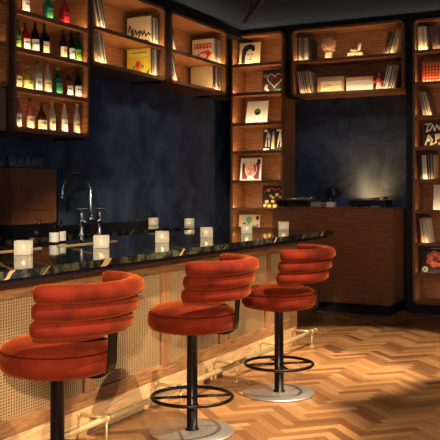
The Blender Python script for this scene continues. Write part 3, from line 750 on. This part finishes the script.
for i, (x, y, lab) in enumerate(((-4.0, 4.97, 'dark soap bottle with white label, left one of the pair beside the faucet'), (-4.06, 5.13, 'dark soap bottle with white label, right one of the pair beside the faucet'))):
    r = thing('soap_bottle', lab, 'bottle', (x, y, 1.1006), 0, 'soap bottles by the faucet')
    b = bmesh.new(); lathe(b, [(0, 0), (.036, 0), (.038, .004), (.038, .09), (.03, .104), (.014, .11), (.014, .118), (0, .118)], 20); obj('bottle_body', b, M_amber, r)
    b = bmesh.new(); lathe(b, [(.0384, .012), (.0386, .014), (.0386, .082), (.0384, .084)], 20); obj('bottle_label', b, M_white, r)
    b = bmesh.new(); lathe(b, [(0, .1182), (.015, .1182), (.015, .132), (.007, .135), (.006, .165), (0, .167)], 12); tube(b, [(0, 0, .16), (.02, -.01, .162)], .004, 6); obj('pump', b, M_black, r)
# wooden box
M_wbox = wood('box_walnut', srgb(108, 60, 30), srgb(162, 98, 52), (14, 14, 1.2), .4)
wb = thing('wooden_cabinet', 'brown wooden cabinet with glasses on top, standing on the back counter', 'cabinet', (-4.8, 5.42, 1.1))
b = bmesh.new(); box(b, -.42, -.02, .02, .56, .0006, .105); obj('plinth', b, M_black, wb)
b = bmesh.new(); box(b, -.42, -.012, 0, .58, .105, .60, .004); obj('cabinet_body', b, M_wbox, wb)
b = bmesh.new(); box(b, -.012, 0, .004, .576, .245, .596, .002); obj('door', b, M_wbox, wb)
b = bmesh.new(); box(b, -.012, 0, .004, .576, .109, .238, .002); d_ = obj('drawer', b, M_wbox, wb)
b = bmesh.new(); box(b, .0, .004, .1, .48, .225, .232); obj('drawer_pull', b, M_dbrass, d_)
def make_glass():
    b = bmesh.new(); lathe(b, [(0, .0006), (.034, .0006), (.037, .10), (.034, .10), (.031, .012), (0, .012)], 16)
    return obj('tumbler', b, M_glass)
g0 = make_glass(); k = 0
for i in range(2):
    for j in range(5):
        o = g0 if k == 0 else dup(g0); k += 1
        o.location = (-4.86-.14*i, 5.475+.088*j+.02*i, 1.7004)
        tag(o, 'clear glass tumbler in the cluster on top of the brown wooden cabinet', 'glass', 'tumblers on the wooden cabinet')
tr = thing('bar_tray', 'steel tray lying on the back counter left of the wooden cabinet plinth', 'tray', (-4.70, 4.55, 1.1006))
b = bmesh.new(); box(b, -.3, 0, 0, .6, 0, .006, .002); obj('tray_base', b, M_steel, tr)
b = bmesh.new()
for q in ((-.3, 0, 0, .008), (-.3, 0, .592, .6), (-.3, -.292, .008, .592), (-.008, 0, .008, .592)): box(b, q[0], q[1], q[2], q[3], .006, .02)
obj('tray_rim', b, M_steel, tr)
cup = thing('spoon_cup', 'small dark cup holding two steel bar spoons before the wooden cabinet', 'cup', (-4.72, 5.62, 1.1006))
b = bmesh.new(); lathe(b, [(0, 0), (.035, 0), (.04, .07), (.036, .07), (.032, .008), (0, .008)], 18); obj('cup_body', b, M_black, cup)
for i, (dx, dy) in enumerate(((.02, .03), (.012, -.03))):
    s = bmesh.new(); tube(s, [(dx*.3, dy*.3, .012), (dx*.8, dy*.8, .12), (dx, dy, .15)], [.003, .003, .006], 6)
    tag(obj('bar_spoon', s, M_chrome, None, (-4.72, 5.62, 1.1006)), ('steel bar spoon leaning right in the dark cup' , 'steel bar spoon leaning left in the dark cup')[i], 'spoon', 'bar spoons in the cup')

# ------------------------------------------------------------------ bottles
def gl(name, rgb, tr=.55): 
    if name not in CACHE: CACHE[name] = glass(name, srgb(*rgb), .12, tr)
    return CACHE[name]
G = dict(clear=gl('pale_bottle_glass', (226, 214, 190)), amber=gl('amber_bottle_glass', (120, 56, 18)), green=gl('green_bottle_glass', (18, 110, 60)), dark=gl('black_bottle_glass', (22, 16, 14)),
         red=gl('red_bottle_glass', (190, 22, 24)), yellow=gl('yellow_bottle_glass', (206, 190, 60)), pink=gl('pink_bottle_glass', (214, 120, 110)), rose=gl('crimson_bottle_glass', (176, 40, 60)), lime=gl('lime_bottle_glass', (120, 160, 50)), teal=gl('teal_bottle_glass', (30, 120, 100)))
LB = dict(white=M_white, cream=M_cream, red=RED, green=GRN, lime=plain('lime_label', srgb(130, 170, 70), .6), gold=GLD, yellow=plain('yellow_label', srgb(224, 220, 120), .6), dark=DRK)
PROT = {}
def bottle(kind, glassk, labk, capk, h):
    key = (kind, glassk, labk, capk, h)
    r = bpy.data.objects.new('bottle', None); C.objects.link(r); r.empty_display_size = .03
    R = dict(round=.038, slim=.033, square=.036, squat=.048, fat=.05)[kind]
    nk = .013; hb = h*(.60 if kind != 'squat' else .55)
    b = bmesh.new()
    if kind == 'square':
        prism(b, rrect(-R, R, -R, R, .010, 3), 0.0006, hb)
        lathe(b, [(R*.95, hb-.002), (R*.9, hb+.01), (nk+.004, hb+.035), (nk, hb+.05), (nk, h-.03), (nk+.003, h-.03), (nk+.003, h-.022), (0, h-.022)], 20)
    else:
        lathe(b, [(0, .0006), (R*.92, .0006), (R, .006), (R, hb*.9), (R*.92, hb), (R*.6, hb+.03), (nk+.003, hb+.055), (nk, hb+.07), (nk, h-.03), (nk+.003, h-.03), (nk+.003, h-.022), (0, h-.022)], 22)
    obj('bottle_glass', b, G[glassk], r)
    l0, l1 = hb*.14, hb*.72
    b = bmesh.new()
    if kind == 'square': box(b, -R*.85, R*.85, -R-.0012, -R-.0002, l0, l1)
    else:
        n = 16; rr_ = R+.0008; vs = []
        for i in range(n+1):
            a = math.radians(-90-75+150*i/n); vs.append((b.verts.new((rr_*math.cos(a), rr_*math.sin(a), l0)), b.verts.new((rr_*math.cos(a), rr_*math.sin(a), l1))))
        for p0, p1 in zip(vs, vs[1:]): b.faces.new((p0[0], p1[0], p1[1], p0[1])).smooth = True
    lb = obj('bottle_label', b, LB[labk], r)
    b = bmesh.new(); rr_ = R+.0022
    for zz, ww in ((.6, .5),):
        z0 = l0+(l1-l0)*zz; vs = []
        hgt = (l1-l0)*.09
        if kind == 'square': box(b, -R*ww, R*ww, -R-.002, -R-.0012, z0, z0+hgt)
        else:
            for i in range(7):
                a = math.radians(-90-70*ww+140*ww*i/6); vs.append((b.verts.new((rr_*math.cos(a), rr_*math.sin(a), z0)), b.verts.new((rr_*math.cos(a), rr_*math.sin(a), z0+hgt))))
            for p0, p1 in zip(vs, vs[1:]): b.faces.new((p0[0], p1[0], p1[1], p0[1]))
    obj('label_print', b, INK if labk not in ('dark',) else GLD, lb)
    b = bmesh.new(); lathe(b, [(0, h-.0218), (nk+.0025, h-.0218), (nk+.0025, h), (0, h)], 14); obj('cap', b, {'black': M_black, 'gold': GLD, 'red': RED, 'silver': SIL, 'wood': BRN}[capk], r)
    return r
BOT = {
 3.068: [(5.67, 'round', 'rose', 'white', 'black', .27, 'crimson bottle with white label, leftmost on the top bottle row'),
         (5.98, 'square', 'teal', 'green', 'black', .26, 'teal green bottle on the top bottle row'),
         (6.22, 'square', 'rose', 'red', 'black', .28, 'crimson square bottle on the top bottle row, right of the teal one')],
 2.738: [(5.56, 'round', 'lime', 'lime', 'black', .27, 'olive green bottle at the left end of the second bottle row'),
         (5.67, 'square', 'red', 'white', 'black', .25, 'bright red bottle on the second bottle row'),
         (5.80, 'round', 'dark', 'white', 'red', .285, 'tall dark bottle with small white label next to the red bottle'),
         (5.93, 'square', 'dark', 'cream', 'black', .29, 'dark bottle with a tall cream label on the second bottle row'),
         (6.20, 'round', 'dark', 'cream', 'black', .28, 'black bottle with cream label, first of the right trio in second row'),
         (6.33, 'slim', 'dark', 'white', 'black', .29, 'slim black bottle with narrow white label, second row'),
         (6.43, 'round', 'green', 'lime', 'black', .29, 'dark green bottle with lime label at right end of second row')],
 2.393: [(5.57, 'round', 'pink', 'cream', 'silver', .26, 'pinkish bottle at the left end of the third bottle row'),
         (5.70, 'squat', 'yellow', 'yellow', 'silver', .22, 'squat yellow bottle on the third bottle row'),
         (5.83, 'square', 'clear', 'white', 'black', .28, 'clear square bottle with black printed white label, third row'),
         (5.97, 'round', 'clear', 'cream', 'red', .29, 'tall pale bottle with red cap on the third row'),
         (6.12, 'square', 'green', 'green', 'silver', .26, 'emerald green bottle on the third bottle row'),
         (6.28, 'square', 'amber', 'white', 'wood', .25, 'amber bottle with large white label on the third row'),
         (6.43, 'round', 'dark', 'white', 'black', .28, 'black bottle with white label at right end of third row')],
 2.045: [(5.57, 'slim', 'pink', 'white', 'silver', .30, 'slim pink bottle at the left end of the lowest bottle row'),
         (5.73, 'round', 'pink', 'cream', 'black', .28, 'rose bottle second from left on the lowest bottle row'),
         (5.89, 'squat', 'amber', 'cream', 'wood', .25, 'stout amber bottle with cream label on the lowest row'),
         (6.04, 'slim', 'clear', 'cream', 'gold', .29, 'slim pale bottle next to the stout amber one, lowest row'),
         (6.22, 'slim', 'clear', 'white', 'red', .30, 'slim pale bottle with red cap on the lowest row'),
         (6.41, 'slim', 'clear', 'cream', 'silver', .30, 'slim pale bottle standing alone at right end of lowest row')],
}
for z, row in BOT.items():
    for y, kind, gk, lk, ck, h, lab in row:
        o = bottle(kind, gk, lk, ck, h)
        o.location = (-4.876, y-.012, z); o.rotation_euler.z = R90 + random.uniform(-.15, .1) - .25
        tag(o, lab, 'bottle', 'bottles in the bottle cabinet')

# ------------------------------------------------------------------ turntable booth
bt = thing('turntable_booth', 'walnut cabinet with rounded corners carrying two turntables, before the back wall', 'cabinet', (-4.225, 9.6, .13))
wd, ht, dp = 1.575, 1.17, .62
b = bmesh.new(); o_ = rrect(0, wd, 0, ht, .06)
va = [b.verts.new((x, 0, z)) for x, z in o_]; vb = [b.verts.new((x, dp, z)) for x, z in o_]
o_2 = rrect(0.012, wd-.012, 0.012, ht-.012, .05); vc = [b.verts.new((x, -.0, z)) for x, z in o_2]
n = len(o_)
for i in range(n):
    j = (i+1) % n; b.faces.new((va[i], va[j], vb[j], vb[i])); b.faces.new((va[i], va[j], vc[j], vc[i]))
b.faces.new(vb[::-1])
ins = [b.verts.new((x, .012, z)) for x, z in o_2]
for i in range(n):
    j = (i+1) % n; b.faces.new((vc[i], vc[j], ins[j], ins[i]))
b.faces.new(ins)
obj('cabinet_body', b, M_booth, bt)
b = bmesh.new(); prism(b, rrect(0.016, wd-.016, 0.016, ht-.016, .047), 0, .013); 
for v_ in b.verts: v_.co = Vector((v_.co.x, .0115-v_.co.z, v_.co.y))
obj('front_panel', b, M_booth, bt)
b = bmesh.new(); box(b, .08, wd-.08, .08, dp-.04, -.13, 0.0); obj('plinth', b, M_black, bt)
BT = 1.3006
def turntable(label, loc, rz):
    r = thing('turntable', label, 'turntable', loc, rz, 'turntables on the booth')
    b = bmesh.new(); box(b, 0, .45, 0, .34, .022, .085, .006); obj('base', b, plain('turntable_black', srgb(20, 19, 19), .3), r)
    b = bmesh.new(); box(b, .004, .446, .004, .336, .085, .0885, .001); obj('deck_plate', b, plain('deck_plate', srgb(150, 144, 134), .3, .8), r)
    b = bmesh.new(); lathe(b, [(0, .0886), (.15, .0886), (.154, .092), (.154, .104), (.15, .107), (0, .107)], 40, (.18, .17, 0)); pl = obj('platter', b, M_steel, r)
    b = bmesh.new(); lathe(b, [(0, .1072), (.148, .1072), (.148, .110), (0, .110)], 40, (.18, .17, 0)); rec = obj('vinyl_record', b, plain('vinyl', srgb(16, 16, 17), .3), r)
    b = bmesh.new(); lathe(b, [(0, .1102), (.05, .1102), (.05, .1108), (0, .1108)], 24, (.18, .17, 0)); obj('record_label', b, RED, rec)
    b = bmesh.new(); lathe(b, [(0, .0886), (.035, .0886), (.035, .1), (.02, .112), (.02, .128), (0, .128)], 18, (.385, .27, 0)); obj('tonearm_pivot', b, M_chrome, r)
    b = bmesh.new(); tube(b, [(.385, .33, .126), (.385, .25, .124), (.38, .15, .122), (.35, .09, .118), (.31, .075, .114)], .005, 8); tube(b, [(.385, .325, .126), (.385, .345, .126)], .014, 10); box(b, .295, .32, .06, .08, .1112, .12); obj('tonearm', b, M_chrome, r)
    for x in (.04, .41):
        for y in (.04, .30):
            b = bmesh.new(); lathe(b, [(0, 0), (.022, 0), (.024, .01), (.018, .0225), (0, .0225)], 14, (x, y, 0)); obj('foot', b, M_black, r)
    b = bmesh.new(); lathe(b, [(0, .0886), (.014, .0886), (.012, .11), (0, .112)], 12, (.42, .05, 0)); obj('pitch_knob', b, M_chrome, r)
    return r
turntable('black turntable on the left of the booth, beside the left bookcase', (-4.19, 9.63, BT), 0)
turntable('black turntable on the right of the booth, before the glow on the wall', (-3.23, 9.66, BT), 0)
mx = thing('mixer', 'small pale faced mixer between the left turntable and the black lamp', 'mixer', (-3.72, 9.64, BT))
b = bmesh.new(); box(b, 0, .13, 0, .26, 0, .055, .004); obj('mixer_case', b, plain('mixer_case', srgb(170, 150, 118), .5), mx)
for i in range(3):
    b = bmesh.new(); lathe(b, [(0, .0555), (.01, .0555), (.008, .078), (0, .078)], 12, (.03+.035*i, .05, 0)); obj('knob', b, M_chrome, mx)
lp = thing('table_lamp', 'small black hooded lamp on a white block between the turntables', 'lamp', (-3.47, 9.68, BT))
b = bmesh.new(); box(b, -.04, .055, -.04, .06, 0, .062, .003); obj('white_block', b, M_white, lp)
b = bmesh.new(); tube(b, [(-.005, .01, .062), (-.005, .01, .16), (.0, .01, .235)], .006, 8); obj('stem', b, M_chrome, lp)
b = bmesh.new(); t = bmesh.new(); lathe(t, [(.085, 0), (.09, .02), (.08, .07), (.05, .115), (.02, .132), (0, .135), (0, .128), (.045, .11), (.074, .066), (.083, .02), (.079, 0), (.085, 0)], 28)
merge(b, t, 0, Matrix.Translation((.045, .02, .13)) @ Matrix.Rotation(math.radians(-22), 4, 'Y')); obj('lamp_hood', b, M_black, lp)
b = bmesh.new(); tube(b, [(-.005, .01, .2), (.03, .015, .225)], .006, 8); blob(b, (-.005, .01, .235), .014); obj('hood_joint', b, M_black, lp)
# low accent light behind the right turntable, shining up the wall
al = thing('accent_light', 'low uplight hidden behind the right turntable, glowing on the navy wall', 'lamp', (-3.16, 10.16, BT))
b = bmesh.new(); box(b, -.05, .05, -.01, .04, 0, .02, .003); obj('light_housing', b, M_black, al)
b = bmesh.new(); box(b, -.015, .015, -.005, .035, .0202, .024); obj('light_lens', b, emit('lens_glow', (1, .8, .5, 1), 6), al)
l = bpy.data.lights.new('uplight', 'SPOT'); l.energy = 30; l.color = (1, .58, .20); l.spot_size = math.radians(140); l.spot_blend = 1; l.shadow_soft_size = .03
lo = bpy.data.objects.new('uplight', l); C.objects.link(lo); lo.parent = al; lo.location = (0, .02, .04); lo.rotation_euler = Vector((0, .6, .8)).to_track_quat('-Z', 'Y').to_euler()

# ------------------------------------------------------------------ ceiling rod
rd = thing('ceiling_light_bar', 'slim brass and black light bar hanging under the ceiling', 'ceiling light', (0, 0, 0))
P0, P1 = Vector((-4.34, 9.04, 3.56)), Vector((-2.65, 6.60, 3.56))
b = bmesh.new(); tube(b, [P0, P1], .016, 12); obj('brass_tube', b, M_dbrass, rd)
dv = (P1-P0).normalized(); sd = Vector((-dv.y, dv.x, 0))
b = bmesh.new(); tube(b, [P0+Vector((0, 0, .035)), P1+Vector((0, 0, .035))], .016, 8); obj('black_channel', b, M_black, rd)
b = bmesh.new(); tube(b, [P0-dv*.012, P0+dv*.03], .02, 14); obj('end_cap', b, M_dbrass, rd)
for q in (.15, .6, .95):
    p = P0+(P1-P0)*q; b = bmesh.new(); tube(b, [p+Vector((0, 0, .03)), (p.x, p.y, CZ-.0005)], .008, 8); obj('hanger', b, M_black, rd)
